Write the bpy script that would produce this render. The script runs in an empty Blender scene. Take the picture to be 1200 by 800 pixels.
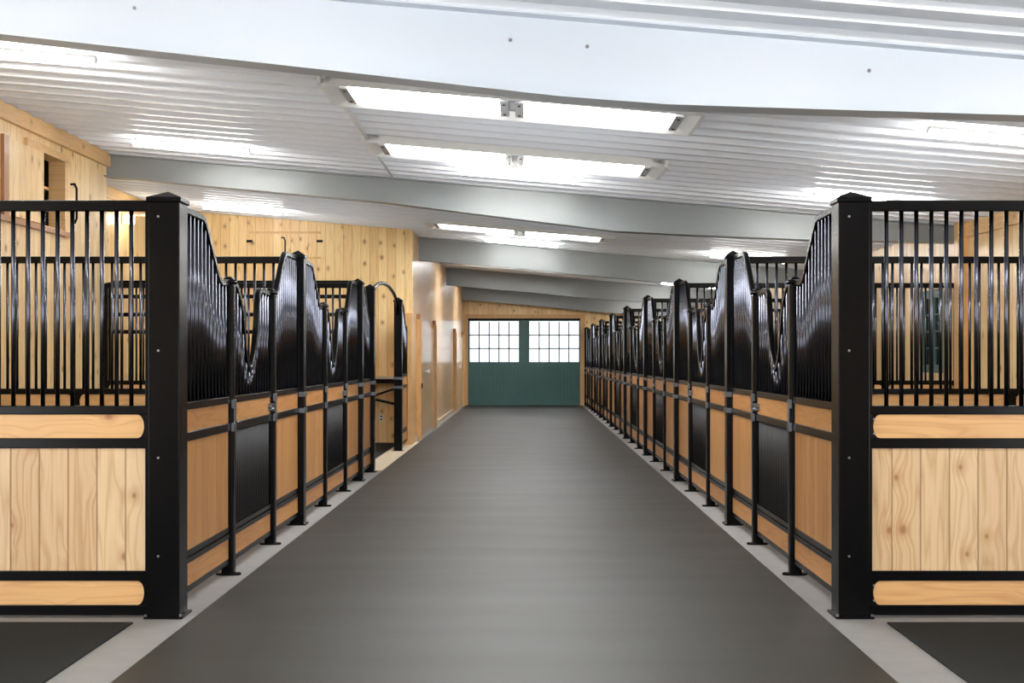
import bpy, bmesh, math, random
from mathutils import Vector, Matrix
random.seed(4)
C = bpy.context.scene.collection
scene = bpy.context.scene
PI = math.pi
ORD = ['first','second','third','fourth','fifth','sixth','seventh','eighth','ninth','tenth','eleventh','twelfth',
       'thirteenth','fourteenth','fifteenth','sixteenth','seventeenth','eighteenth']

# ------------------------------------------------------------------ materials
def new_mat(name):
    m = bpy.data.materials.new(name); m.use_nodes = True
    nt = m.node_tree; b = nt.nodes['Principled BSDF']
    return m, nt, b
def N(nt, typ, **kw):
    n = nt.nodes.new(typ)
    for k, v in kw.items(): setattr(n, k, v)
    return n
def M(nt, op, a, b=None, c=None):
    n = nt.nodes.new('ShaderNodeMath'); n.operation = op
    for i, v in enumerate((a, b, c)):
        if v is None: continue
        if isinstance(v, (int, float)): n.inputs[i].default_value = v
        else: nt.links.new(v, n.inputs[i])
    return n.outputs[0]
def mix(nt, fac, a, b):
    n = nt.nodes.new('ShaderNodeMix'); n.data_type = 'RGBA'
    for i, v in ((0, fac), (6, a), (7, b)):
        if isinstance(v, (int, float)): n.inputs[i].default_value = v
        elif isinstance(v, tuple): n.inputs[i].default_value = (*v, 1)
        else: nt.links.new(v, n.inputs[i])
    return n.outputs[2]

def pine(name, along, across, width=None, light=(.80,.56,.30), dark=(.60,.34,.14), knots=1.0, rough=.38, tone=.5, random_obj=True, groove=.5, coat=0.0):
    """knotty pine; 'along' is the grain axis, 'across' the axis over which planks repeat"""
    m, nt, b = new_mat(name); L = nt.links.new
    tc = N(nt, 'ShaderNodeTexCoord'); sp = N(nt, 'ShaderNodeSeparateXYZ'); L(tc.outputs['Object'], sp.inputs[0])
    ax = {'x': sp.outputs[0], 'y': sp.outputs[1], 'z': sp.outputs[2]}
    rest = [k for k in 'xyz' if k not in (along, across)][0]
    oi = N(nt, 'ShaderNodeObjectInfo')
    rnd = M(nt, 'MULTIPLY', oi.outputs['Random'], 37.0) if random_obj else 0.0
    a = ax[across]; al = ax[along]
    if width:
        q = M(nt, 'DIVIDE', a, width)
        idx = M(nt, 'FLOOR', q); fr = M(nt, 'FRACT', q)
        idx2 = M(nt, 'ADD', idx, rnd) if random_obj else idx
        wn = N(nt, 'ShaderNodeTexWhiteNoise', noise_dimensions='1D'); L(idx2, wn.inputs['W'])
        pr = wn.outputs['Value']
    else:
        fr = None; pr = oi.outputs['Random']
    off = M(nt, 'MULTIPLY', pr, 23.0)
    al2 = M(nt, 'ADD', al, off)
    if random_obj and width is None: al2 = M(nt, 'ADD', al2, rnd)
    # wobble of the grain around knots
    cv = N(nt, 'ShaderNodeCombineXYZ'); L(M(nt, 'ADD', M(nt, 'MULTIPLY', a, 5.0), off), cv.inputs[0]); L(M(nt, 'MULTIPLY', al2, 2.1), cv.inputs[1])
    L(M(nt, 'MULTIPLY', ax[rest], 1.0), cv.inputs[2])
    vo = N(nt, 'ShaderNodeTexVoronoi', voronoi_dimensions='2D'); vo.inputs['Scale'].default_value = 1.0; L(cv.outputs[0], vo.inputs['Vector'])
    vo.inputs['Randomness'].default_value = .9
    df = N(nt, 'ShaderNodeVectorMath', operation='SUBTRACT'); L(cv.outputs[0], df.inputs[0]); L(vo.outputs['Position'], df.inputs[1])
    dm = N(nt, 'ShaderNodeVectorMath', operation='MULTIPLY'); L(df.outputs[0], dm.inputs[0]); dm.inputs[1].default_value = (.2, .36, 0)
    dl = N(nt, 'ShaderNodeVectorMath', operation='LENGTH'); L(dm.outputs[0], dl.inputs[0])
    d = dl.outputs['Value']
    cg = N(nt, 'ShaderNodeCombineXYZ')
    bulge = M(nt, 'MULTIPLY', M(nt, 'SMOOTH_MAX', M(nt, 'SUBTRACT', .10, d), 0.0, .03), 4.0)
    L(M(nt, 'ADD', M(nt, 'MULTIPLY', a, 9.0), bulge), cg.inputs[0]); L(M(nt, 'MULTIPLY', al2, .55), cg.inputs[1]); L(off, cg.inputs[2])
    no = N(nt, 'ShaderNodeTexNoise'); no.inputs['Scale'].default_value = 1.0; no.inputs['Detail'].default_value = 2.0; L(cg.outputs[0], no.inputs['Vector'])
    rings = M(nt, 'PINGPONG', M(nt, 'MULTIPLY', no.outputs['Fac'], 8.0), .5)
    rings = M(nt, 'POWER', M(nt, 'MULTIPLY', rings, 2.0), 2.2)
    cf = N(nt, 'ShaderNodeCombineXYZ'); L(M(nt, 'MULTIPLY', a, 160.0), cf.inputs[0]); L(M(nt, 'MULTIPLY', al2, 3.0), cf.inputs[1])
    fine = N(nt, 'ShaderNodeTexNoise'); fine.inputs['Scale'].default_value = 1.0; L(cf.outputs[0], fine.inputs['Vector'])
    f = M(nt, 'ADD', M(nt, 'MULTIPLY', rings, .4), M(nt, 'MULTIPLY', fine.outputs['Fac'], .42))
    f = M(nt, 'ADD', f, M(nt, 'MULTIPLY', M(nt, 'SUBTRACT', pr, .5), tone))
    col = mix(nt, f, light, dark)
    # knots: only in some voronoi cells
    vc = N(nt, 'ShaderNodeSeparateColor'); L(vo.outputs['Color'], vc.inputs[0])
    sel = M(nt, 'GREATER_THAN', vc.outputs[0], 1.0 - .48*knots)
    size = M(nt, 'ADD', .008, M(nt, 'MULTIPLY', vc.outputs[1], .015))
    k = N(nt, 'ShaderNodeMapRange', interpolation_type='SMOOTHSTEP'); L(d, k.inputs[0]); L(size, k.inputs[2]); k.inputs[1].default_value = .0
    L(M(nt, 'MULTIPLY', size, .35), k.inputs[1]); L(M(nt, 'MULTIPLY', size, 1.6), k.inputs[2]); k.inputs[3].default_value = 1; k.inputs[4].default_value = 0
    col = mix(nt, M(nt, 'MULTIPLY', M(nt, 'MULTIPLY', k.outputs[0], sel), .8), col, (.16,.065,.02))
    k2 = N(nt, 'ShaderNodeMapRange'); L(d, k2.inputs[0]); k2.inputs[1].default_value = .012; k2.inputs[2].default_value = .055; k2.inputs[3].default_value = .5; k2.inputs[4].default_value = 0
    col = mix(nt, M(nt, 'MULTIPLY', k2.outputs[0], sel), col, (.42,.2,.07))
    if width:
        e = M(nt, 'ABSOLUTE', M(nt, 'SUBTRACT', fr, .5))
        g = N(nt, 'ShaderNodeMapRange'); L(e, g.inputs[0]); g.inputs[1].default_value = .5 - .012/width*.6; g.inputs[2].default_value = .5; g.inputs[3].default_value = 0; g.inputs[4].default_value = 1
        col = mix(nt, M(nt, 'MULTIPLY', g.outputs[0], groove), col, (.20,.09,.03))
        bp = N(nt, 'ShaderNodeBump'); bp.inputs['Strength'].default_value = .5; bp.inputs['Distance'].default_value = .006
        L(M(nt, 'SUBTRACT', 1.0, g.outputs[0]), bp.inputs['Height']); L(bp.outputs[0], b.inputs['Normal'])
    L(col, b.inputs['Base Color']); b.inputs['Roughness'].default_value = rough
    b.inputs['Coat Weight'].default_value = coat; b.inputs['Coat Roughness'].default_value = .08
    return m

def simple(name, col, rough=.5, metal=0.0, var=.08, scale=6.0, bump=0.0, bscale=200.0, emit=None, estr=0.0, coat=0.0, spec=.5, rvar=0.0, coord='Object', stretch=(1,1,1)):
    m, nt, b = new_mat(name); L = nt.links.new
    tc = N(nt, 'ShaderNodeTexCoord'); mp = N(nt, 'ShaderNodeMapping'); mp.inputs['Scale'].default_value = stretch
    L(tc.outputs[coord], mp.inputs[0])
    no = N(nt, 'ShaderNodeTexNoise'); no.inputs['Scale'].default_value = scale; no.inputs['Detail'].default_value = 5; L(mp.outputs[0], no.inputs['Vector'])
    lo = tuple(c*(1-var) for c in col); hi = tuple(min(1, c*(1+var)) for c in col)
    L(mix(nt, no.outputs['Fac'], lo, hi), b.inputs['Base Color'])
    if rvar:
        mr = N(nt, 'ShaderNodeMapRange'); L(no.outputs['Fac'], mr.inputs[0]); mr.inputs[3].default_value = rough-rvar; mr.inputs[4].default_value = rough+rvar
        L(mr.outputs[0], b.inputs['Roughness'])
    else: b.inputs['Roughness'].default_value = rough
    b.inputs['Metallic'].default_value = metal; b.inputs['Coat Weight'].default_value = coat; b.inputs['Coat Roughness'].default_value = .1
    b.inputs['Specular IOR Level'].default_value = spec
    if bump:
        n2 = N(nt, 'ShaderNodeTexNoise'); n2.inputs['Scale'].default_value = bscale; L(tc.outputs['Object'], n2.inputs['Vector'])
        bp = N(nt, 'ShaderNodeBump'); bp.inputs['Strength'].default_value = bump; bp.inputs['Distance'].default_value = .002
        L(n2.outputs['Fac'], bp.inputs['Height']); L(bp.outputs[0], b.inputs['Normal'])
    if emit:
        b.inputs['Emission Color'].default_value = (*emit, 1); b.inputs['Emission Strength'].default_value = estr
    return m

BLK = simple('black_powder_coat', (.002,.002,.0026), .25, 0, .2, 9, spec=.15)
BAR = simple('black_bar_coat', (.095,.10,.125), .2, 1, .1, 9)
MESHB = simple('black_matte_rod', (.006,.006,.007), .5, 0, .2, 9)
STEEL = simple('hinge_steel', (.16,.17,.19), .35, .9, .2, 30)
BOLT = simple('bolt_metal', (.3,.3,.31), .35, 1, .1, 30)
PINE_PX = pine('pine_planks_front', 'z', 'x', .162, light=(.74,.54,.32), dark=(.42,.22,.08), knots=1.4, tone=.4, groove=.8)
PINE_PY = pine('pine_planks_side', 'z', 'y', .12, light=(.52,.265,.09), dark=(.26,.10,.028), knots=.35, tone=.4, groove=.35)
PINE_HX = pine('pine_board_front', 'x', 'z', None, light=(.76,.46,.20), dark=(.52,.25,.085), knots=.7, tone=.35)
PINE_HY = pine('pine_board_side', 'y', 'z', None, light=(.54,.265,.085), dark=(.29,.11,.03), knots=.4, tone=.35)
WALL_Y = pine('pine_wall_side', 'z', 'y', .15, light=(.93,.70,.37), dark=(.68,.39,.14), knots=1.1, tone=.5, random_obj=False)
WALL_X = pine('pine_wall_cross', 'z', 'x', .15, light=(.95,.72,.37), dark=(.72,.42,.15), knots=1.15, tone=.5, random_obj=False)
WALL_GLOSS = pine('varnished_pine_wall', 'z', 'y', .30, light=(.80,.54,.29), dark=(.62,.38,.18), knots=.5, tone=.25, random_obj=False, rough=.33, groove=.25, coat=.22)
TRIMW = pine('pine_trim', 'z', 'x', None, light=(.76,.46,.19), dark=(.50,.25,.08), knots=.4, tone=.3)
TRIMH = pine('pine_trim_level', 'y', 'z', None, light=(.80,.52,.24), dark=(.58,.33,.12), knots=.4, tone=.3)
DARKW = pine('brown_jamb_wood', 'z', 'y', None, light=(.42,.2,.08), dark=(.25,.11,.04), knots=.3, tone=.3)
CEIL = simple('white_ribbed_steel', (.80,.84,.90), .36, 0, .03, 2)
BEAMW = simple('near_beam_lit_steel', (.66,.72,.80), .4, .0, .02, 1.5)  # steel of the nearest beam, made paler for the light falling on it
BEAM = simple('far_beam_shaded_steel', (.26,.28,.285), .36, .25, .18, 1.1, rvar=.08)  # same beams farther back, their shade put into the grey
WHITE = simple('white_enamel', (.82,.82,.8), .35, 0, .03)
LAMPM = simple('lit_diffuser', (.95,.95,.95), .4, 0, .01, emit=(.98,.99,1), estr=24)
TUBEM = simple('lit_tube', (.95,.95,.95), .4, 0, .01, emit=(1,.97,.93), estr=62)
BULBM = simple('lit_bulb', (.95,.95,.95), .4, 0, .01, emit=(1,.9,.72), estr=30)
MAT = simple('rubber_mat', (.0265,.0245,.0185), .5, 0, .22, 1.6, bump=.35, bscale=260, rvar=.06, stretch=(.35,1.6,1), spec=.25)
MATF = simple('dark_rubber_mat', (.019,.021,.021), .8, 0, .2, 2.5, bump=.35, bscale=260, spec=.12)
CONC = simple('concrete', (.25,.24,.23), .7, 0, .14, 7, bump=.4, bscale=90)
CURB = simple('pale_threshold', (.62,.52,.38), .5, 0, .1, 4)
GREEN = simple('dark_green_paint', (.05,.135,.13), .38, 0, .12, 5)
PLAST = simple('white_plastic', (.85,.84,.8), .4, 0, .03)
DARK = simple('recess_shade_and_socket', (.06,.055,.05), .7, 0, .2, 4)  # shade inside the hatch put into the colour; also colours the sockets
def glass_mat():
    m, nt, b = new_mat('pane_glass'); L = nt.links.new
    out = nt.nodes['Material Output']
    t = N(nt, 'ShaderNodeBsdfTransparent'); t.inputs[0].default_value = (.46,.47,.475,1)
    g = N(nt, 'ShaderNodeBsdfGlossy'); g.inputs['Roughness'].default_value = .03
    f = N(nt, 'ShaderNodeFresnel'); f.inputs[0].default_value = 1.45
    mx = N(nt, 'ShaderNodeMixShader'); L(f.outputs[0], mx.inputs[0]); L(t.outputs[0], mx.inputs[1]); L(g.outputs[0], mx.inputs[2]); L(mx.outputs[0], out.inputs[0])
    return m
GLASS = glass_mat(); MUNT = simple('pale_muntin', (.13,.16,.16), .5)

# ------------------------------------------------------------------ mesh helpers
class MB:
    def __init__(s): s.bm = bmesh.new()
    def box(s, x0, x1, y0, y1, z0, z1, bevel=0.0):
        r = bmesh.ops.create_cube(s.bm, size=1.0)
        vs = r['verts']
        bmesh.ops.scale(s.bm, vec=(x1-x0, y1-y0, z1-z0), verts=vs)
        bmesh.ops.translate(s.bm, vec=((x0+x1)/2, (y0+y1)/2, (z0+z1)/2), verts=vs)
        if bevel:
            es = list({e for v in vs for e in v.link_edges})
            bmesh.ops.bevel(s.bm, geom=es, offset=bevel, segments=2, affect='EDGES', profile=.6)
        return s
    def prism(s, pts, axis, a0, a1):
        """polygon pts (2D) extruded along axis from a0 to a1"""
        def mk(p, a):
            return {'x': (a, p[0], p[1]), 'y': (p[0], a, p[1]), 'z': (p[0], p[1], a)}[axis]
        v0 = [s.bm.verts.new(mk(p, a0)) for p in pts]; v1 = [s.bm.verts.new(mk(p, a1)) for p in pts]
        n = len(pts)
        s.bm.faces.new(v0); s.bm.faces.new(list(reversed(v1)))
        for i in range(n): s.bm.faces.new((v0[i], v1[i], v1[(i+1) % n], v0[(i+1) % n]))
        return s
    def tube(s, pts, r, seg=10, up=(1,0,0), square=False, cap=True):
        pts = [Vector(p) for p in pts]; rings = []
        n = len(pts)
        for i, p in enumerate(pts):
            t = (pts[min(i+1, n-1)] - pts[max(i-1, 0)]).normalized()
            u = Vector(up); u = (u - t*u.dot(t))
            if u.length < 1e-4: u = Vector((0,1,0)) - t*t.y
            u.normalize(); w = t.cross(u)
            k = 1.0
            if 0 < i < n-1:
                c = (pts[i+1]-p).normalized().dot((p-pts[i-1]).normalized()); k = 1/max(.6, math.sqrt((1+c)/2))
            if square:
                q = r; c_ = r*.72
                offs = [(-q,-c_),(-q,c_),(-c_,q),(c_,q),(q,c_),(q,-c_),(c_,-q),(-c_,-q)]
            else: offs = [(r*math.cos(2*PI*j/seg), r*math.sin(2*PI*j/seg)) for j in range(seg)]
            rings.append([s.bm.verts.new(p + u*a + w*b*k) for a, b in offs])
        m_ = len(rings[0])
        for i in range(n-1):
            for j in range(m_):
                f = s.bm.faces.new((rings[i][j], rings[i][(j+1) % m_], rings[i+1][(j+1) % m_], rings[i+1][j])); f.smooth = not square
        if cap:
            s.bm.faces.new(rings[0]); s.bm.faces.new(list(reversed(rings[-1])))
        return s
    def cyl(s, c, r, h, axis='z', seg=12, r2=None):
        r2 = r if r2 is None else r2
        d = {'x': Vector((1,0,0)), 'y': Vector((0,1,0)), 'z': Vector((0,0,1))}[axis]
        u = {'x': Vector((0,1,0)), 'y': Vector((0,0,1)), 'z': Vector((1,0,0))}[axis]; w = d.cross(u)
        c = Vector(c)
        a = [s.bm.verts.new(c + (u*math.cos(2*PI*j/seg)+w*math.sin(2*PI*j/seg))*r) for j in range(seg)]
        b = [s.bm.verts.new(c + d*h + (u*math.cos(2*PI*j/seg)+w*math.sin(2*PI*j/seg))*r2) for j in range(seg)]
        s.bm.faces.new(list(reversed(a))); s.bm.faces.new(b)
        for j in range(seg):
            f = s.bm.faces.new((a[j], a[(j+1) % seg], b[(j+1) % seg], b[j])); f.smooth = seg > 6
        return s
    def pyramid(s, hx, hy, z0, z1, h):
        """low square cap: slab z0..z1 plus a pyramid of height h"""
        s.box(-hx, hx, -hy, hy, z0, z1, bevel=min(.006, (z1-z0)*.3))
        vs = [s.bm.verts.new(v) for v in ((-hx*.96,-hy*.96,z1),(hx*.96,-hy*.96,z1),(hx*.96,hy*.96,z1),(-hx*.96,hy*.96,z1),(0,0,z1+h))]
        s.bm.faces.new(vs[:4])
        for i in range(4): s.bm.faces.new((vs[i], vs[(i+1) % 4], vs[4]))
        return s
    def build(s, name, mat, parent=None, loc=None, label=None):
        bmesh.ops.recalc_face_normals(s.bm, faces=s.bm.faces)
        me = bpy.data.meshes.new(name); s.bm.to_mesh(me); s.bm.free(); me.materials.append(mat)
        o = bpy.data.objects.new(name, me); C.objects.link(o)
        if parent: o.parent = parent
        if loc: o.location = loc
        if label: o['label'] = label
        return o

def thing(name, label, cat, loc=(0,0,0), rotz=0.0, group=None):
    o = bpy.data.objects.new(name, None); C.objects.link(o); o.empty_display_size = .1
    o.location = loc; o.rotation_euler = (0,0,rotz); o['label'] = label; o['category'] = cat
    if group: o['group'] = group
    return o
def tag(o, label, cat, group=None, kind=None):
    o['label'] = label; o['category'] = cat
    if group: o['group'] = group
    if kind: o['kind'] = kind
    return o
def struct(name, mb, m, parent=None):
    o = mb.build(name, m, parent)
    if not parent: o['kind'] = 'structure'
    return o
def dup(root, loc, rotz=0.0, label=None, group=None):
    r = root.copy(); C.objects.link(r); r.location = loc; r.rotation_euler = (0,0,rotz)
    if label: r['label'] = label
    if group: r['group'] = group
    for ch in list(root.children):
        c = ch.copy(); C.objects.link(c); c.parent = r
        for g in list(ch.children):
            d = g.copy(); C.objects.link(d); d.parent = c
    return r

# ------------------------------------------------------------------ layout constants
XL, XR = -2.01, 1.80           # centre lines of the two rows of stall fronts
WL, WR = -5.03, 5.12           # outer walls
WL2 = -6.2
YF, PITCH = 7.25, 3.965          # first post, stall pitch
O1, O2 = 1.36, 2.76            # door posts inside a bay
YE = 39.1
def ceil_z(x): return 3.51 - .085*x

# ------------------------------------------------------------------ shell
m = MB(); m.box(-9, 9, -3, 41, -.2, 0); struct('floor', m, CONC)

# ribbed ceiling, ribs running across the aisle
def ribbed(y0, y1, x0, x1):
    mb = MB(); bm = mb.bm; prof = []
    y = y0; p = .34
    while y < y1 - .01:
        for dy, dz in ((0,0),(.19,0),(.205,-.045),(.275,-.045)):
            if y + dy < y1: prof.append((y+dy, dz))
        y += p
    prof.append((y1, 0))
    xs = [x0, x1]
    lo = [[bm.verts.new((x, yy, ceil_z(x)+dz)) for yy, dz in prof] for x in xs]
    hi = [[bm.verts.new((x, yy, ceil_z(x)+.08)) for yy in (y0, y1)] for x in xs]
    for i in range(len(prof)-1): bm.faces.new((lo[0][i], lo[0][i+1], lo[1][i+1], lo[1][i]))
    bm.faces.new((hi[0][0], hi[1][0], hi[1][1], hi[0][1]))
    bm.faces.new((lo[0][0], lo[1][0], hi[1][0], hi[0][0])); bm.faces.new((lo[0][-1], hi[0][1], hi[1][1], lo[1][-1]))
    bm.faces.new([*lo[0], hi[0][1], hi[0][0]]); bm.faces.new([*reversed(lo[1]), hi[1][0], hi[1][1]])
    return mb
struct('ceiling', ribbed(-3, 40, -9, 9), CEIL)

# left wall: near stretch with a hatch opening
HY0, HY1, HZ0, HZ1 = 13.05, 13.92, 2.84, 3.60
zt = ceil_z(WL)
m = MB()
m.box(WL-.15, WL, -3, .8, 0, zt-.02).box(WL-.15, WL, .8, 4.6, 2.5, zt-.02).box(WL-.15, WL, 4.6, HY0, 0, zt-.02).box(WL-.15, WL, HY1, 15.3, 0, zt-.02).box(WL-.15, WL, HY0, HY1, 0, HZ0).box(WL-.15, WL, HY0, HY1, HZ1, zt-.02)
struct('wall_left', m, WALL_Y)
w = struct('window_1', MB().box(WL-.6, WL-.5, HY0-.4, HY1+.6, HZ0-.4, HZ1+.2).box(WL-.5, WL-.15, HY0-.4, HY1+.6, HZ1+.1, HZ1+.2).box(WL-.5, WL-.15, HY0-.4, HY1+.6, HZ0-.4, HZ0-.3).box(WL-.5, WL-.15, HY1+.5, HY1+.6, HZ0-.3, HZ1+.1).box(WL-.5, WL-.15, HY0-.4, HY0-.3, HZ0-.3, HZ1+.1), DARK)  # dark closed box behind the hatch, added to keep daylight out
MB().box(WL-.15, WL+.03, HY1-.07, HY1+.03, HZ0-.08, HZ1).box(WL-.15, WL+.03, HY0-.25, HY1+.06, HZ1-.02, HZ1+.06).build('window_frame', TRIMH, w)
MB().box(WL-.5, WL-.15, HY0-.3, HY1+.4, 3.27, 3.30).build('shelf', TRIMH, w)
sh = struct('trim_1', MB().box(WL, WL+.03, 12.35, 13.24, HZ0, HZ1-.02), WALL_Y)
struct('trim_2', MB().box(WL, WL+.035, 12.22, 12.34, HZ0-.02, HZ1), DARKW)
struct('trim_3', MB().box(WL, WL+.05, 10.5, HY1+.05, HZ0-.07, HZ0-.02), DARKW)
struct('trim_4', MB().box(WL, WL+.05, -3, 15.3, zt-.20, zt-.035), TRIMH)
m = MB(); m.prism([(WL2-.15,0),(WL-.15,0),(WL-.15,ceil_z(WL)-.06),(WL2-.15,ceil_z(WL2)-.05)], 'y', 15.15, 15.3)
struct('wall_recess', m, WALL_X)
struct('wall_left_far', MB().box(WL2-.15, WL2, 15.3, 21.9, 0, ceil_z(WL2)-.03), WALL_Y)
struct('trim_5', MB().box(WL2, WL2+.04, 15.3, 21.9, ceil_z(WL2)-.22, ceil_z(WL2)-.06), TRIMH)
XC = -1.97   # corridor wall
m = MB(); m.prism([(WL2-.15,0),(XC,0),(XC,ceil_z(XC)-.03),(WL2-.15,ceil_z(WL2)-.03)], 'y', 21.9, 22.05)
struct('wall_cross', m, WALL_X)
struct('wall_corridor', MB().box(XC-.15, XC, 22.05, YE, 0, ceil_z(XC)-.03), WALL_GLOSS)
struct('wall_right', MB().box(WR, WR+.15, -3, .8, 0, ceil_z(WR)-.03).box(WR, WR+.15, .8, 4.6, 2.4, ceil_z(WR)-.03).box(WR, WR+.15, 4.6, 15.75, 0, ceil_z(WR)-.03)
       .box(WR, WR+.15, 16.75, YE, 0, ceil_z(WR)-.03).box(WR, WR+.15, 15.75, 16.75, 0, 1.27).box(WR, WR+.15, 15.75, 16.75, 2.32, ceil_z(WR)-.03), WALL_Y)
struct('trim_6', MB().box(WR-.04, WR, -3, 15.0, ceil_z(WR)-.22, ceil_z(WR)-.06), TRIMH)
struct('trim_7', MB().box(WR-.12, WR, 14.86, 15.0, 0, ceil_z(WR)-.04), TRIMW)
struct('wall_near', MB().prism([(WL-.15,0),(-1.2,0),(-1.2,ceil_z(-1.2)-.03),(WL-.15,ceil_z(WL-.15)-.03)], 'y', -3.15, -3.0).prism([(1.0,0),(WR+.15,0),(WR+.15,ceil_z(WR+.15)-.03),(1.0,ceil_z(1.0)-.03)], 'y', -3.15, -3.0).prism([(-1.2,2.75),(1.0,2.75),(1.0,ceil_z(1.0)-.03),(-1.2,ceil_z(-1.2)-.03)], 'y', -3.15, -3.0), WALL_X)
struct('baseboard_left', MB().box(XC, XC+.03, 22.05, YE, 0, .10), CURB)
struct('baseboard_left_threshold', MB().box(-2.16, -1.865, 16.43, 22.05, 0, .012), CURB)

# far wall with the doorway
DX0, DX1, DZ = -1.82, 1.62, 2.66
m = MB()
m.prism([(-2.3,0),(DX0,0),(DX0,ceil_z(DX0)-.03),(-2.3,ceil_z(-2.3)-.03)], 'y', YE, YE+.15)
m.prism([(DX1,0),(WR+.15,0),(WR+.15,ceil_z(WR+.15)-.03),(DX1,ceil_z(DX1)-.03)], 'y', YE, YE+.15)
m.prism([(DX0,DZ),(DX1,DZ),(DX1,ceil_z(DX1)-.03),(DX0,ceil_z(DX0)-.03)], 'y', YE, YE+.15)
struct('wall_far', m, WALL_X)
struct('trim_8', MB().box(DX0-.10, DX0, YE-.03, YE, 0, DZ).box(DX1, DX1+.14, YE-.03, YE, 0, DZ).box(DX0-.10, DX1+.14, YE-.03, YE, DZ, DZ+.12), TRIMW)

def barn_door(n, x0, x1):
    y0, y1 = YE+.155, YE+.215
    st = .16; zm0, zm1 = 1.18, 1.33
    d = struct('door_%d' % n, MB().box(x0, x0+st*.6 if n == 1 else x0+st, y0, y1, .02, DZ+.03)
               .box(x1-(st if n == 1 else st*.5), x1, y0, y1, .0, DZ+.03)
               .box(x0+.01, x1-.01, y0+.004, y1-.004, DZ-.08, DZ+.02).box(x0+.01, x1-.01, y0+.004, y1-.004, zm0, zm1).box(x0+.01, x1-.01, y0+.004, y1-.004, 0, .20), GREEN)
    MB().box(x0, x1, y0-.03, y0, DZ-.05, DZ+.0).build('top_rail', BLK, d)
    a = x0+(st*.5 if n == 1 else st); b = x1-(st if n == 1 else st*.5)
    p = MB(); k = 14; wv = (b-a)/k
    for i in range(k): p.box(a+i*wv+.014, a+(i+1)*wv-.014, y0+.012, y1-.01, .18, zm0+.01, bevel=.004)
    p.box(a, b, y0+.03, y1-.012, .18, zm0+.01); p.build('board_panel', GREEN, d)
    q = MB()
    for i in range(1, 5): x = a+(b-a)*i/5; q.box(x-.019, x+.019, y0+.01, y1-.01, zm1, DZ-.1)
    for i in range(1, 3): z = zm1+(DZ-.1-zm1)*i/3; q.box(a, b, y0+.01, y1-.01, z-.019, z+.019)
    q.build('muntins', MUNT, d)
    MB().box(a, b, y0+.028, y0+.034, zm1, DZ-.07).build('pane', GLASS, d)
    return d
dl = barn_door(1, DX0-.04, -.103); barn_door(2, -.099, DX1+.04)
MB().box(-.125, -.09, YE+.135, YE+.154, 0, DZ).build('closing_batten', GREEN, dl)

# side window in the right wall
w = struct('window_2', MB().box(WR+.02, WR+.10, 15.75, 15.86, 1.27, 2.32).box(WR+.02, WR+.10, 16.64, 16.75, 1.27, 2.32)
           .box(WR+.02, WR+.10, 15.86, 16.64, 2.22, 2.32).box(WR+.02, WR+.10, 15.86, 16.64, 1.27, 1.37), GREEN)
q = MB()
for i in range(1, 4): y = 15.86+.78*i/4; q.box(WR+.04, WR+.08, y-.01, y+.01, 1.37, 2.22)
for i in range(1, 4): z = 1.37+.85*i/4; q.box(WR+.04, WR+.08, 15.86, 16.64, z-.01, z+.01)
q.build('muntins', GREEN, w); MB().box(WR+.057, WR+.063, 15.86, 16.64, 1.37, 2.22).build('pane', GLASS, w)

# doors in the corridor wall
def corridor_door(n, ya, yb, hk):
    d = struct('door_%d' % n, MB().box(XC, XC+.035, ya+.05, yb-.05, .06, 2.06, bevel=.004), WALL_GLOSS)
    for y, hh in ((ya, 2.14), (yb, 2.14)):
        MB().box(XC, XC+.09, y-.07, y+.07, 0, hh, bevel=.004).build('door_jamb', TRIMW, d)
        MB().box(XC, XC+.07, y-.05, y+.03, hh, hh+.09).build('jamb_cap', DARKW, d)
    kx = MB().cyl((XC+.03, hk, 1.2), .02, .07, 'x').cyl((XC+.09, hk, 1.2), .04, .03, 'x'); kx.build('door_knob', PLAST, d, label='white round knob')
corridor_door(3, 22.75, 26.6, 24.3); corridor_door(4, 34.1, 38.35, 36.0)
tag(MB().cyl((XC+.085, 22.75, .96), .05, .02, 'x').build('wall_plug', BLK), 'small black round plug on the first pine jamb of the corridor wall', 'wall plug')

# ------------------------------------------------------------------ roof beams
def beam(y, prof, mat, label, wid=.20):
    """prof: list of (x, z of the underside)"""
    t = thing('roof_beam', label, 'roof beam', (0, y, 0), group='steel roof beams')
    top = [(x, ceil_z(x)-.047) for x, z in prof]
    web = [(x, z+.015) for x, z in prof] + list(reversed(top))
    MB().prism(web, 'y', -.004, .012).build('web', mat, t)
    MB().prism([(x, z) for x, z in prof] + [(x, z+.015) for x, z in reversed(prof)], 'y', -wid/2, wid/2).build('lower_flange', mat, t)
    MB().prism([(x, z) for x, z in top] + [(x, z-.012) for x, z in reversed(top)], 'y', -wid/2, wid/2).build('upper_flange', mat, t)
    for x in [p[0]*.99 for p in prof[1:-1]]:
        pass
    for bx in (-2.3, -.1, .35, 2.0):
        if bx > prof[0][0] + .1:
            MB().cyl((bx, -.006, ceil_z(bx)-.2), .011, -.006, 'y', 8).build('bolt', BOLT, t)
    return t
def cz(x, d): return (x, ceil_z(x)-d)
beam(7.5, [(-5.02,3.53),(-3.09,3.335),(-1.09,3.115),(.2,2.97),(.8,2.925),(1.4,2.905),(2.91,2.86),(5.11,2.80)], BEAMW,
     'pale white steel roof beam nearest the camera, across the top of the photo')
pb = [(-5.0,3.61),(-1.71,3.307),(-.3,3.13),(1.04,2.965),(2.0,2.915),(3.4,2.858),(5.11,2.827)]
beam(15.3, [(-6.18,3.72)]+pb[1:], BEAM, 'long grey steel roof beam reaching to the left pine wall, just beyond the second light box')
pb3 = [(-1.96,3.21),(0,3.05),(1.3,2.92),(2.2,2.83),(3.4,2.76),(5.11,2.70)]
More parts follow.
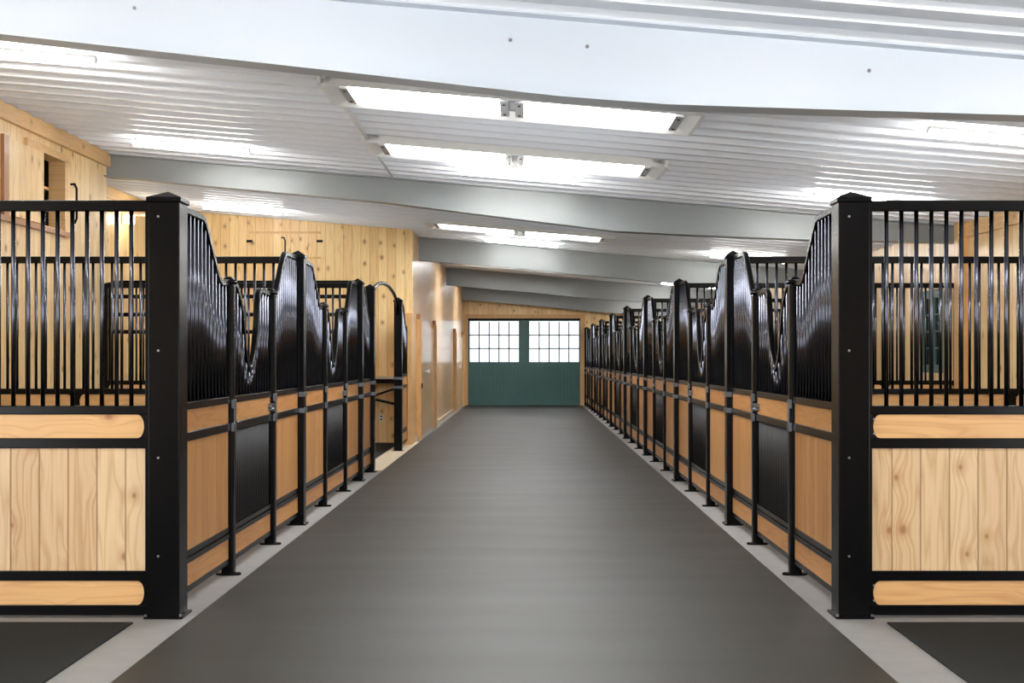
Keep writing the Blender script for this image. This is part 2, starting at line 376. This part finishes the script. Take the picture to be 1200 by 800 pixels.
beam(23.1, pb3, BEAM, 'grey steel roof beam just beyond the third light box')
beam(30.9, pb3, BEAM, 'grey steel roof beam second from the far double door')
beam(38.75, pb3, BEAM, 'grey steel roof beam closest to the far double door')

# conduit on the ceiling
c = MB().tube([(-1.52, 7.7, ceil_z(-1.52)-.045), (-1.57, 11.0, ceil_z(-1.57)-.045), (-1.6, 15.2, ceil_z(-1.6)-.045)], .011, 8, up=(0,0,1))
c.tube([(-1.47, 7.7, ceil_z(-1.47)-.045), (-1.60, 15.2, ceil_z(-1.60)-.05)], .008, 8, up=(0,0,1))
tag(c.build('ceiling_conduit', WHITE), 'thin white conduit running along the ribbed ceiling left of the light boxes', 'conduit')

# ------------------------------------------------------------------ lights
SL = -math.atan(.085)
def light_box():
    t = thing('light_box', '', 'ceiling light', group='box lights over the aisle')
    hx, hy = 1.46, .42
    fr = MB()
    for s in (-1, 1):
        fr.prism([(s*hx, -.05), (s*(hx-.13), .0), (s*(hx-.13), .03), (s*(hx+.03), .03), (s*(hx+.03), -.05)], 'y', -hy-.03, hy+.03)
        fr.prism([(s*hy, -.05), (s*(hy-.10), .0), (s*(hy-.10), .03), (s*(hy+.03), .03), (s*(hy+.03), -.05)], 'x', -hx, hx)
    fr.build('frame', WHITE, t)
    MB().box(-hx, hx, -hy, hy, .012, .03).build('pan', WHITE, t)
    for s in (-1, 1):
        MB().box(min(s*.10, s*1.27), max(s*.10, s*1.27), -hy+.12, hy-.10, -.04, -.005, bevel=.008).build('diffuser', LAMPM, t)
    for x in (-1.31, -.06, .06, 1.31):
        b = MB().box(x-.035, x+.035, -hy+.13, hy-.12, -.045, .012, bevel=.004).build('end_bracket', simple('bracket_grey', (.5,.5,.5), .4, .5) if 'bg' not in globals() else bg, t)
        globals()['bg'] = b.data.materials[0]
        for yy in (-.2, .2): MB().cyl((x, yy, -.046), .012, -.006, 'z', 8).build('screw', BLK, b)
    return t
lb = light_box()
boxes = [(10.2, 'large white light box nearest the camera in the middle of the ceiling'),
         (12.85, 'white light box second from the camera in the middle of the ceiling'),
         (20.3, 'white light box beyond the long grey beam, third from the camera'),
         (28.3, 'added white light box hidden high up beyond the third grey beam'), (35.4, 'added white light box hidden high up near the far double door')]  # last two boxes are added out of sight to brighten the corridor
def put_box(o, y):
    o.location = (-.12, y, ceil_z(-.12)-.045); o.rotation_euler = (0, -SL, 0)
for i, (y, lab) in enumerate(boxes):
    o = lb if i == 0 else dup(lb, (0,0,0))
    o['label'] = lab; put_box(o, y)
for y, lab in ((1.0, 'added white light box, unseen, directly above the camera'),):  # extra box added out of view to light the near end
    o = dup(lb, (0,0,0)); put_box(o, y); o['label'] = lab
def strip_light():
    t = thing('strip_light', '', 'strip light', group='fluorescent strip lights')
    MB().box(-.63, .63, -.03, .03, .005, .03, bevel=.004).build('housing', WHITE, t)
    MB().tube([(-.61,0,-.022),(.61,0,-.022)], .034, 10, up=(0,0,1)).build('tube', TUBEM, t)
    for s in (-1, 1): MB().box(s*.62-.010, s*.62+.010, -.022, .022, -.03, .005).build('tube_holder', WHITE, t)
    return t
sl = strip_light()
strips = [(-3.87, 9.62, 'strip light over the first stall of the left row'),
          (-3.6, 13.7, 'strip light over the second stall of the left row'),
          (-4.47, 20.1, 'strip light in front of the knotty pine cross wall at the left'),
          (-.1, 13.75, 'strip light just behind the second light box over the aisle'),
          (-.1, 21.7, 'strip light just behind the third light box over the aisle')]
for k in range(8):
    strips.append((3.63, 9.6+3.83*k, 'strip light over the %s stall of the right row' % ORD[k]))
strips += [(-3.8, 5.6, 'strip light added unseen at left above the cross aisle'), (3.6, 5.6, 'strip light added unseen at right above the cross aisle'),
           (-1.6, 5.4, 'strip light added unseen before the nearest beam, left of the middle'), (1.6, 5.4, 'strip light added unseen before the nearest beam, right of the middle')]  # these four strips are added out of view to brighten beam and ceiling
for i, (x, y, lab) in enumerate(strips):
    o = sl if i == 0 else dup(sl, (0,0,0))
    o['label'] = 'lit white fluorescent ' + lab; o.location = (x, y, ceil_z(x)-.088); o.rotation_euler = (0, -SL, 0)

# twin lamp on the recessed left wall
t = thing('wall_lamp', 'bright twin lamp on the recessed pine wall, seen through the front left bars', 'wall lamp', (WL2, 19.6, 3.58))
MB().box(.0, .03, -.07, .07, -.07, .07, bevel=.006).box(.03, .46, -.015, .015, .05, .08).build('backplate', WHITE, t)
for x in (.13, .40): MB().cyl((x, 0, -.07), .05, .12, 'z', 14).build('bulb', BULBM, t)

# ------------------------------------------------------------------ mats
def slab(x0, x1, y0, y1, h, name, mat, lab):
    return tag(MB().box(x0, x1, y0, y1, 0, h, bevel=.003).build(name, mat), lab, 'floor mat')
slab(-1.86, 1.655, -2.8, 38.95, .012, 'rubber_mat', MAT, 'long dark grey rubber mat running down the middle aisle to the green doors')
slab(WL+.02, -2.165, -2.8, 7.03, .010, 'rubber_mat', MATF, 'dark rubber mat in front of the left front stall partition')
slab(1.975, WR-.05, -2.8, 7.03, .010, 'rubber_mat', MATF, 'dark rubber mat in front of the right front stall partition')
slab(-6.1, -2.2, 16.45, 21.85, .010, 'rubber_mat', MATF, 'dark rubber mat on the floor of the open wash bay behind the arch')
for side, x0, x1, n in ((-1, WL+.02, XL-.12, 2), (1, XR+.12, WR-.02, 8)):
    for k in range(n):
        y0 = YF+PITCH*k+.1
        slab(x0, x1, y0, y0+PITCH-.2, .010, 'rubber_mat', MATF, 'dark rubber mat on the floor of the %s stall in the %s row' % (ORD[k], 'left' if side < 0 else 'right'))

# ------------------------------------------------------------------ posts
def square_post(name, half, h, cap_h=.05, hinge=True, base=.02):
    t = thing(name, '', 'post')
    MB().box(-half, half, -half, half, .0, h-.05, bevel=.006).build('pole', BLK, t)
    MB().pyramid(half+.010, half+.010, h-.055, h-.025, cap_h).build('cap', BLK, t)
    MB().box(-half-base, half+base, -half-base, half+base, 0, .014, bevel=.004).build('base_plate', BLK, t)
    for sx in (-1, 1):
        MB().cyl((sx*(half+base*.5), -half-base*.5, .014), .009, .012, 'z', 6).build('bolt', BOLT, t)
    if hinge:
        for z in (1.0, 1.14):
            MB().box(-half-.008, half+.008, -half-.008, half+.008, z-.022, z+.022, bevel=.004).build('hinge_band', STEEL, t)
    return t
def small_post():
    t = thing('door_post', '', 'post')
    MB().box(-.042, .042, -.042, .042, 0, 1.96, bevel=.016).build('pole', BLK, t)
    MB().cyl((0,0,1.955), .058, .02, 'z', 14).cyl((0,0,1.975), .056, .03, 'z', 14, r2=.018).build('cap', BLK, t)
    MB().prism([(.085*math.cos(PI*i/10), .044*math.sin(PI*i/10)) for i in range(20)], 'z', 0, .014).build('base_plate', BLK, t)
    for z in (.995, 1.15):
        MB().box(-.046, .046, -.041, .041, z-.03, z+.03, bevel=.004).build('hinge_band', STEEL, t)
    MB().box(-.049, -.03, -.02, .02, 1.0, 1.15, bevel=.004).box(.03, .049, -.02, .02, 1.0, 1.15, bevel=.004).build('hinge_plate', STEEL, t)
    return t
front_post = square_post('corner_post', .088, 2.385, cap_h=.04, hinge=False)
for z in (.35, .9, 1.5, 2.25):
    MB().cyl((-.03, -.088, z), .007, -.005, 'y', 8).build('bolt', BOLT, front_post)
front_post.location = (XL-.025, YF, 0); front_post['label'] = 'thick black square corner post at the near end of the left row'
dup(front_post, (XR+.03, YF, 0), label='thick black square corner post at the near end of the right row')
GP = 'tall square posts between stalls'
tall = square_post('stall_post', .062, 2.38, cap_h=.045)
first = True
def put_tall(x, y, lab):
    global first
    if first: tall.location = (x, y, 0); tall['label'] = lab; tall['group'] = GP; first = False
    else: dup(tall, (x, y, 0), label=lab, group=GP)
for k in (1, 2): put_tall(XL, YF+PITCH*k, 'tall black square stall post with flat pyramid cap, %s beyond the left corner post' % ORD[k-1])
put_tall(XL, 16.35, 'tall black square post carrying the near end of the arch')
put_tall(XL, 19.93, 'tall black square post carrying the far end of the arch')
for k in range(1, 9): put_tall(XR, YF+PITCH*k, 'tall black square stall post with flat pyramid cap, %s beyond the right corner post' % ORD[k-1])
sp = small_post(); first_s = True
def put_small(x, y, lab, grp):
    global first_s
    if first_s: sp.location = (x, y, 0); sp['label'] = lab; sp['group'] = grp; first_s = False
    else: dup(sp, (x, y, 0), label=lab, group=grp)

# ------------------------------------------------------------------ stall fronts (built along +Y, origin at the first post)
def corner_smooth(pts, r=.06, n=4):
    out = [pts[0]]
    for i in range(1, len(pts)-1):
        p0, p, p1 = (Vector((*q, 0)) for q in (pts[i-1], pts[i], pts[i+1]))
        a = (p0-p); b = (p1-p); k = min(r, a.length*.45, b.length*.45)
        s, e = p + a.normalized()*k, p + b.normalized()*k
        for j in range(n+1):
            t_ = j/n; q = s*(1-t_)**2 + p*2*t_*(1-t_) + e*t_**2; out.append((q.x, q.y))
    out.append(pts[-1]); return out
def prof_z(pts, u):
    for (a, za), (b, zb) in zip(pts, pts[1:]):
        if a <= u <= b and b > a: return za + (zb-za)*(u-a)/(b-a)
    return pts[0][1] if u < pts[0][0] else pts[-1][1]
A_PTS = [(.40,2.29),(.50,2.285),(.58,2.22),(.86,2.06),(1.02,1.965),(1.16,1.94)]
def make_panel(u0, u1, k=1.0):
    t = thing('stall_screen', '', 'stall screen')
    pts = corner_smooth([(u0, 2.325), (.66*k, 2.32), (.75*k, 2.25), (1.03*k, 1.99), (1.11*k, 1.95), (u1, 1.965)], .045)
    fr = MB()
    fr.tube([(0, u, z) for u, z in pts], .02, square=True)
    fr.box(-.02, .02, u0, u0+.035, .10, 2.32).box(-.02, .02, u1-.03, u1, .10, 1.95)
    fr.box(-.025, .025, u0, u1, 1.155, 1.20, bevel=.004).box(-.025, .025, u0, u1, .97, 1.025, bevel=.004)
    fr.box(-.022, .022, u0, u1, .295, .33, bevel=.004).box(-.025, .025, u0, u1, .255, .288, bevel=.004).box(-.02, .02, u0, u1, .085, .12)
    fr.build('frame', BLK, t)
    n = round((u1-u0)/.096); w = (u1-u0-.065)/n
    for i in range(n):
        u = u0+.035+w*(i+.5)
        MB().tube([(0,u,1.19),(0,u,prof_z(pts, u)-.005)], .0135, 10).build('bar', BAR, t)
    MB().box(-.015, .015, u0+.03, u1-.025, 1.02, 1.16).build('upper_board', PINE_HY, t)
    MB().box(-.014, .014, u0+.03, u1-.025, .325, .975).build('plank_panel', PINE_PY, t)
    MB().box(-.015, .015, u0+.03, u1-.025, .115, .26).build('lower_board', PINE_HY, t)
    return t
DOOR_PTS = [(.045,1.955),(.14,1.965),(.21,1.95),(.30,1.88),(.37,1.79),(.42,1.66),(.47,1.52),(.54,1.41),(.62,1.372),(.70,1.40),(.78,1.49),(.855,1.655),(.90,1.83),(.935,1.93),(1.0,1.965),(1.354,1.955)]
def make_door():
    t = thing('stall_door', '', 'stall door')
    u0, u1 = .046, 1.354
    pts = corner_smooth(DOOR_PTS, .05, 3)
    fr = MB()
    fr.tube([(0, u, z) for u, z in pts], .02, square=True)
    fr.box(-.02, .02, u0, u0+.04, .10, 1.95).box(-.02, .02, u1-.04, u1, .10, 1.95)
    fr.box(-.022, .022, u0, u1, 1.155, 1.20, bevel=.004).box(-.022, .022, u0, u1, .97, 1.025, bevel=.004)
    fr.box(-.022, .022, u0, u1, .295, .33, bevel=.004).box(-.022, .022, u0, u1, .255, .288, bevel=.004).box(-.02, .02, u0, u1, .085, .12)
    fr.build('frame', BLK, t)
    n = 13; w = (u1-u0-.08)/n
    for i in range(n):
        u = u0+.04+w*(i+.5)
        MB().tube([(0,u,1.19),(0,u,prof_z(pts, u)-.005)], .0135, 10).build('bar', BAR, t)
    for i in range(26):
        u = u0+.04+(u1-u0-.08)/26*(i+.5)
        MB().tube([(0,u,.33),(0,u,.975)], .009, 6).build('lower_bar', MESHB, t)
    MB().box(-.004, .004, u0+.03, u1-.03, .325, .975).build('lower_screen', MESHB, t)
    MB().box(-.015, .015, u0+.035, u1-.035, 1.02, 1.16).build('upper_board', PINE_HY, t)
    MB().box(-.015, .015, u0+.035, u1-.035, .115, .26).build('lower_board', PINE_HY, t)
    l = MB().box(-.045, .045, u1-.12, u1-.01, 1.075, 1.105, bevel=.004).build('latch', STEEL, t)
    MB().cyl((-.06, u1-.09, 1.06), .014, .12, 'x', 10).build('latch_knob', STEEL, l)
    return t
panF = make_panel(.09, O1-.042); panM = make_panel(.062, O1-.042); door = make_door()
LL = O1-.0
pan_first = {'F': True, 'M': True}; door_first = True
def put(kind, loc, rot, lab, grp):
    global door_first
    if kind == 'D':
        if door_first: o = door; door_first = False; o.location = loc; o.rotation_euler = (0,0,rot); o['label'] = lab; o['group'] = grp
        else: o = dup(door, loc, rot, lab, grp)
        return o
    p = panF if kind == 'F' else panM
    if pan_first[kind]: pan_first[kind] = False; p.location = loc; p.rotation_euler = (0,0,rot); p['label'] = lab; p['group'] = grp; return p
    return dup(p, loc, rot, lab, grp)
# the far panel is shorter (bay leaves 1.22 m), so it is its own mesh
def make_far_panel():
    Lb = PITCH-O2
    t = thing('stall_screen', '', 'stall screen')
    u0, u1 = .042, Lb-.062
    pts = corner_smooth([(u0, 1.95), (.16, 1.945), (.22, 2.0), (.48, 2.26), (.57, 2.32), (u1, 2.325)], .045)
    fr = MB()
    fr.tube([(0, u, z) for u, z in pts], .02, square=True)
    fr.box(-.02, .02, u0, u0+.03, .10, 1.95).box(-.02, .02, u1-.035, u1, .10, 2.32)
    fr.box(-.025, .025, u0, u1, 1.155, 1.20, bevel=.004).box(-.025, .025, u0, u1, .97, 1.025, bevel=.004)
    fr.box(-.022, .022, u0, u1, .295, .33, bevel=.004).box(-.025, .025, u0, u1, .255, .288, bevel=.004).box(-.02, .02, u0, u1, .085, .12)
    fr.build('frame', BLK, t)
    n = 12; w = (u1-u0-.065)/n
    for i in range(n):
        u = u0+.03+w*(i+.5)
        MB().tube([(0,u,1.19),(0,u,prof_z(pts, u)-.005)], .0135, 10).build('bar', BAR, t)
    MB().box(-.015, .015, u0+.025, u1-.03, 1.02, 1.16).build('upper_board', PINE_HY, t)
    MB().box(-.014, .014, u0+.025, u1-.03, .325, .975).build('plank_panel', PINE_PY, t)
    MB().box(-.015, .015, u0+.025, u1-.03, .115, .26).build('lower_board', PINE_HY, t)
    return t
panB = make_far_panel(); b_first = True
for side, X, nb in (('left', XL, 2), ('right', XR, 8)):
    for k in range(nb):
        y = YF+PITCH*k
        put('F' if k == 0 else 'M', (X, y, 0), 0, 'pine and black bar panel before the door of the %s stall, %s row' % (ORD[k], side), 'stall panels of the %s row' % side)
        put_small(X, y+O1, 'slim black post at the near side of the %s stall door, %s row' % (ORD[k], side), 'door posts of the %s row' % side)
        put('D', (X, y+O1, 0), 0, 'black barred stall door with a dipped top, %s in the %s row' % (ORD[k], side), 'stall doors of the %s row' % side)
        put_small(X, y+O2, 'slim black post at the far side of the %s stall door, %s row' % (ORD[k], side), 'door posts of the %s row' % side)
        lab = 'pine and black bar panel beyond the door of the %s stall, %s row' % (ORD[k], side)
        if b_first: b_first = False; panB.location = (X, y+O2, 0); panB['label'] = lab; panB['group'] = 'stall panels of the %s row' % side
        else: dup(panB, (X, y+O2, 0), 0, lab, 'stall panels of the %s row' % side)
o = make_panel(.062, 16.35-YF-2*PITCH-.062, .82); o.location = (XL, YF+2*PITCH, 0); o['label'] = 'pine and black bar panel just before the arch in the left row'; o['group'] = 'stall panels of the left row'
put('M', (XL, 19.93, 0), 0, 'pine and black bar panel between the arch and the pine corner, left row', 'stall panels of the left row')
# pine end post at the corridor corner
struct('trim_9', MB().box(XC-.14, XC+.05, 21.25, 22.05, 0, 2.2), TRIMW)

# arch
A0, A1 = 16.41, 19.87
pts = [(XL, A0, 2.12)]
for i in range(25):
    a = PI*i/24; pts.append((XL, (A0+A1)/2 - (A1-A0)/2*math.cos(a), 2.17+.33*math.sin(a)))
pts.append((XL, A1, 2.12))
t = thing('arch', 'curved black tube arch over the open wash bay in the left row', 'arch', (0,0,0))
MB().tube(pts, .026, 12).build('arch_tube', BLK, t)
MB().box(XL-.03, XL+.03, A0, A0+.012, 2.05, 2.2).box(XL-.03, XL+.03, A1-.012, A1, 2.05, 2.2).build('end_plate', BLK, t)

# ------------------------------------------------------------------ cross partitions
def arc_board(x0, x1, z0, z1, th, r=.032):
    pts = []
    for s, xe in ((1, x1-r), (-1, x0+r)):
        for i in range(9):
            a = -PI/2 + PI*i/8
            pts.append((xe+s*r*math.cos(a), (z0+z1)/2 + s*math.sin(a)*(z1-z0)/2))
    mb = MB(); mb.prism(pts, 'y', -th, th); return mb
def partition(L, mid):
    """origin at the corner post side, runs along +x for L metres"""
    t = thing('stall_partition', '', 'stall partition')
    fr = MB()
    Z = [(2.285,2.345),(1.14,1.19),(.95,1.008),(.205,.262),(.012,.07)]
    for a, b in Z: fr.box(0, L, -.025, .025, a, b, bevel=.005)
    fr.box(0, .05, -.024, .024, .02, 2.34, bevel=.004).box(L-.05, L, -.024, .024, .02, 2.34, bevel=.004)
    if mid: fr.box(mid-.028, mid+.028, -.024, .024, .02, 1.15, bevel=.004)
    fr.build('frame', BLK, t)
    n = int(round((L-.1)/.084)); w = (L-.1)/n
    for i in range(1, n):
        x = .05+w*i
        MB().tube([(x,0,1.18),(x,0,2.29)], .0125, 12, up=(0,1,0)).build('bar', BAR, t)
    segs = [(.05, mid-.028), (mid+.028, L-.05)] if mid else [(.05, L-.05)]
    for a, b in segs:
        arc_board(a+.006, b-.006, 1.008, 1.14, .016).build('upper_board', PINE_HX, t)
        arc_board(a+.006, b-.006, .07, .205, .016).build('lower_board', PINE_HX, t)
        MB().box(a, b, -.014, .014, .26, .952).build('plank_panel', PINE_PX, t)
        for xe, s in ((a, 1), (b, -1)):
            for z0, z1 in ((1.008, 1.14), (.07, .205)):
                h = (z1-z0)
                br = MB()
                for sg in (0, 1):
                    pp = [(xe, z0 if sg == 0 else z1)]
                    zc = (z0+z1)/2
                    for i in range(6):
                        aa = PI/2*i/5
                        pp.append((xe+s*(.006+.032-.032*math.sin(aa)*0 - .032 + .032*(1-math.cos(aa))*0 + .032*math.cos(PI/2-aa)*0 + .036*(1-math.sin(aa))), (zc-h/2*math.cos(aa)) if sg == 0 else (zc+h/2*math.cos(aa))))
                    pp = pp[:1]+pp[1:]
                    br.prism(pp if (s > 0) == (sg == 1) else list(reversed(pp)), 'y', -.02, .02)
                b_ = br.build('corner_bracket', BLK, t)
                for zz in (z0+.025, z1-.025): MB().cyl((xe+s*.010, -.02, zz), .006, -.005, 'y', 8).build('screw', BOLT, b_)
    return t
LLn = abs(WL)-abs(XL)-.09; LRn = WR-XR-.09
pl = partition(LLn, 1.86); pr = partition(LRn, 2.36)
lab = {0: 'black barred partition with pine boards facing the camera, front of the %s row',
       1: 'black barred partition with pine boards between first and second stalls, %s row'}
def plab(k, side, n):
    if k == 0: return lab[0] % side
    if k == n: return 'black barred partition with pine boards at the end of the %s row' % side
    return 'black barred partition between %s and %s stalls of the %s row' % (ORD[k-1], ORD[k], side)
for k in range(3):
    loc = (XL-.09 if k == 0 else XL-.06, YF-.03 if k == 0 else YF+PITCH*k, 0)
    g = 'partitions of the left row'
    if k == 0: pl.location = loc; pl.rotation_euler = (0,0,PI); pl['label'] = plab(0,'left',9); pl['group'] = g
    else:
        dup(pl, (loc[0]-.02, loc[1], 0), PI, plab(k,'left',9) if k < 2 else 'black barred partition behind the second stall of the left row', g)
for k in range(9):
    loc = (XR+.09 if k == 0 else XR+.06, YF-.03 if k == 0 else YF+PITCH*k, 0)
    g = 'partitions of the right row'
    if k == 0: pr.location = loc; pr['label'] = plab(0,'right',8); pr['group'] = g
    else: dup(pr, (loc[0]+.02, loc[1], 0), 0, plab(k,'right',8), g)

# rail divider at the wash bay
t = thing('rail_divider', 'black divider of level rails between the second left stall and the wash bay', 'rail divider', (0, 16.35, 0))
MB().box(-5.36, -5.30, -.03, .03, 0, 2.42).box(-2.16, -2.11, -.03, .03, 0, 2.42).build('uprights', BLK, t)
for z in (2.42, 2.24, 2.01, 1.79, 1.0, .5):
    MB().box(-5.30, -2.16, -.02, .02, z-.025, z+.025, bevel=.004).build('rail', BLK, t)

# wash bay: shelf, bar, outlet
t = thing('wall_shelf', 'cream topped shelf on the knotty pine wall seen through the arch', 'shelf', (-3.0, 21.9, 1.10))
MB().box(-1.4, .9, -.30, 0, 0, .05, bevel=.004).build('shelf_top', CURB, t)
MB().box(-1.4, .9, -.28, 0, -.07, 0).build('shelf_rail', BLK, t)
t = thing('swing_rail', 'black slanting rail below the shelf in the wash bay', 'rail', (0,0,0))
MB().tube([(-3.3, 21.7, .92), (-2.15, 20.6, .72)], .022, 10, up=(0,0,1)).build('rail_tube', BLK, t)
MB().tube([(-2.7, 21.8, .78), (-2.2, 21.4, .95)], .018, 10, up=(0,0,1)).build('brace', BLK, t)
t = thing('wall_outlet', 'small white outlet low on the pine wall of the wash bay', 'outlet', (-2.50, 21.9, .43))
MB().box(-.04, .04, -.012, 0, -.06, .06, bevel=.003).build('cover_plate', PLAST, t)
MB().box(-.016, .016, -.015, -.011, .012, .04).box(-.016, .016, -.015, -.011, -.04, -.012).build('sockets', DARK, t)

# hooks above the left partitions
for i, (x, y, z, lb_) in enumerate(((-2.56, YF+.02, 2.23, 'black bent blanket hook standing above the front left partition rail'),
                                 (-2.13, YF+PITCH+.04, 2.30, 'black bent hook standing above the second left partition rail'))):
    m = MB()
    m.tube([(-.035,0,.0),(-.01,0,-.005),(0,0,.02),(0,0,.19),(-.012,0,.215),(-.035,0,.215)], .007, 8, up=(0,1,0))
    tag(m.build('rail_hook', BLK, None, (x, y, z)), lb_, 'hook')

# trace of the roof hatch sign: X brace on the cross wall
t = thing('wall_hatch', 'square pine hatch frame with cross brace on the knotty cross wall', 'hatch', (-4.15, 21.9, 3.45))
MB().box(-.62, .62, -.02, 0, .13, .17).box(-.62, .62, -.02, 0, -.30, -.27).build('frame', TRIMW, t)
MB().box(-.65, -.55, -.035, -.02, -.02, .02).box(.55, .65, -.035, -.02, -.02, .02).build('latch', BLK, t)

def add_ceiling_fill(x, y, sx, sy, power):  # added fill lamps without fixtures, facing up to brighten the ceiling
    l = bpy.data.lights.new('ceiling_fill', 'AREA'); l.shape = 'RECTANGLE'; l.size = sx; l.size_y = sy; l.energy = power*.2; l.color = (.93,.97,1)
    o = bpy.data.objects.new('ceiling_fill', l); C.objects.link(o); o.location = (x, y, 2.46); o.rotation_euler = (PI, 0, 0)
for y in (1.5, 5.0, 10.5, 13.4): add_ceiling_fill(-.1, y, 2.4, 2.2, 60 if y > 6 else 110)
for y in (19.0, 27.0, 35.0): add_ceiling_fill(-.1, y, 2.4, 5, 45)
for x in (-3.5, 3.4):
    for y in (2.0, 5.4, 10.5, 13.4): add_ceiling_fill(x, y, 2.0, 2.2, 45 if y > 6 else 70)
    if x > 0:
        for y in (19.0, 27.0, 35.0): add_ceiling_fill(x, y, 2.0, 5, 40)
add_ceiling_fill(-4.0, 18.8, 3.0, 4, 130)

# ------------------------------------------------------------------ world, camera
wd = bpy.data.worlds.new('overcast'); scene.world = wd; wd.use_nodes = True
nt = wd.node_tree; bg_ = nt.nodes['Background']; 
tc = N(nt, 'ShaderNodeTexCoord'); s = N(nt, 'ShaderNodeSeparateXYZ'); nt.links.new(tc.outputs['Generated'], s.inputs[0])
mr = N(nt, 'ShaderNodeMapRange'); nt.links.new(s.outputs[2], mr.inputs[0]); mr.inputs[1].default_value = -.6; mr.inputs[2].default_value = .5
nt.links.new(mix(nt, mr.outputs[0], (.80,.84,.90), (.95,.98,1.0)), bg_.inputs[0]); bg_.inputs[1].default_value = 9.0

cam = bpy.data.cameras.new('camera'); co = bpy.data.objects.new('camera', cam); C.objects.link(co)
co.location = (0, 0, 1.46); co.rotation_euler = (PI/2, 0, 0)
cam.sensor_width = 36; cam.lens = 45; cam.shift_x = -.015; cam.shift_y = .0158; cam.clip_end = 200
scene.camera = co
scene.view_settings.view_transform = 'Standard'
scene.view_settings.look = 'None'
scene.view_settings.exposure = 0.0
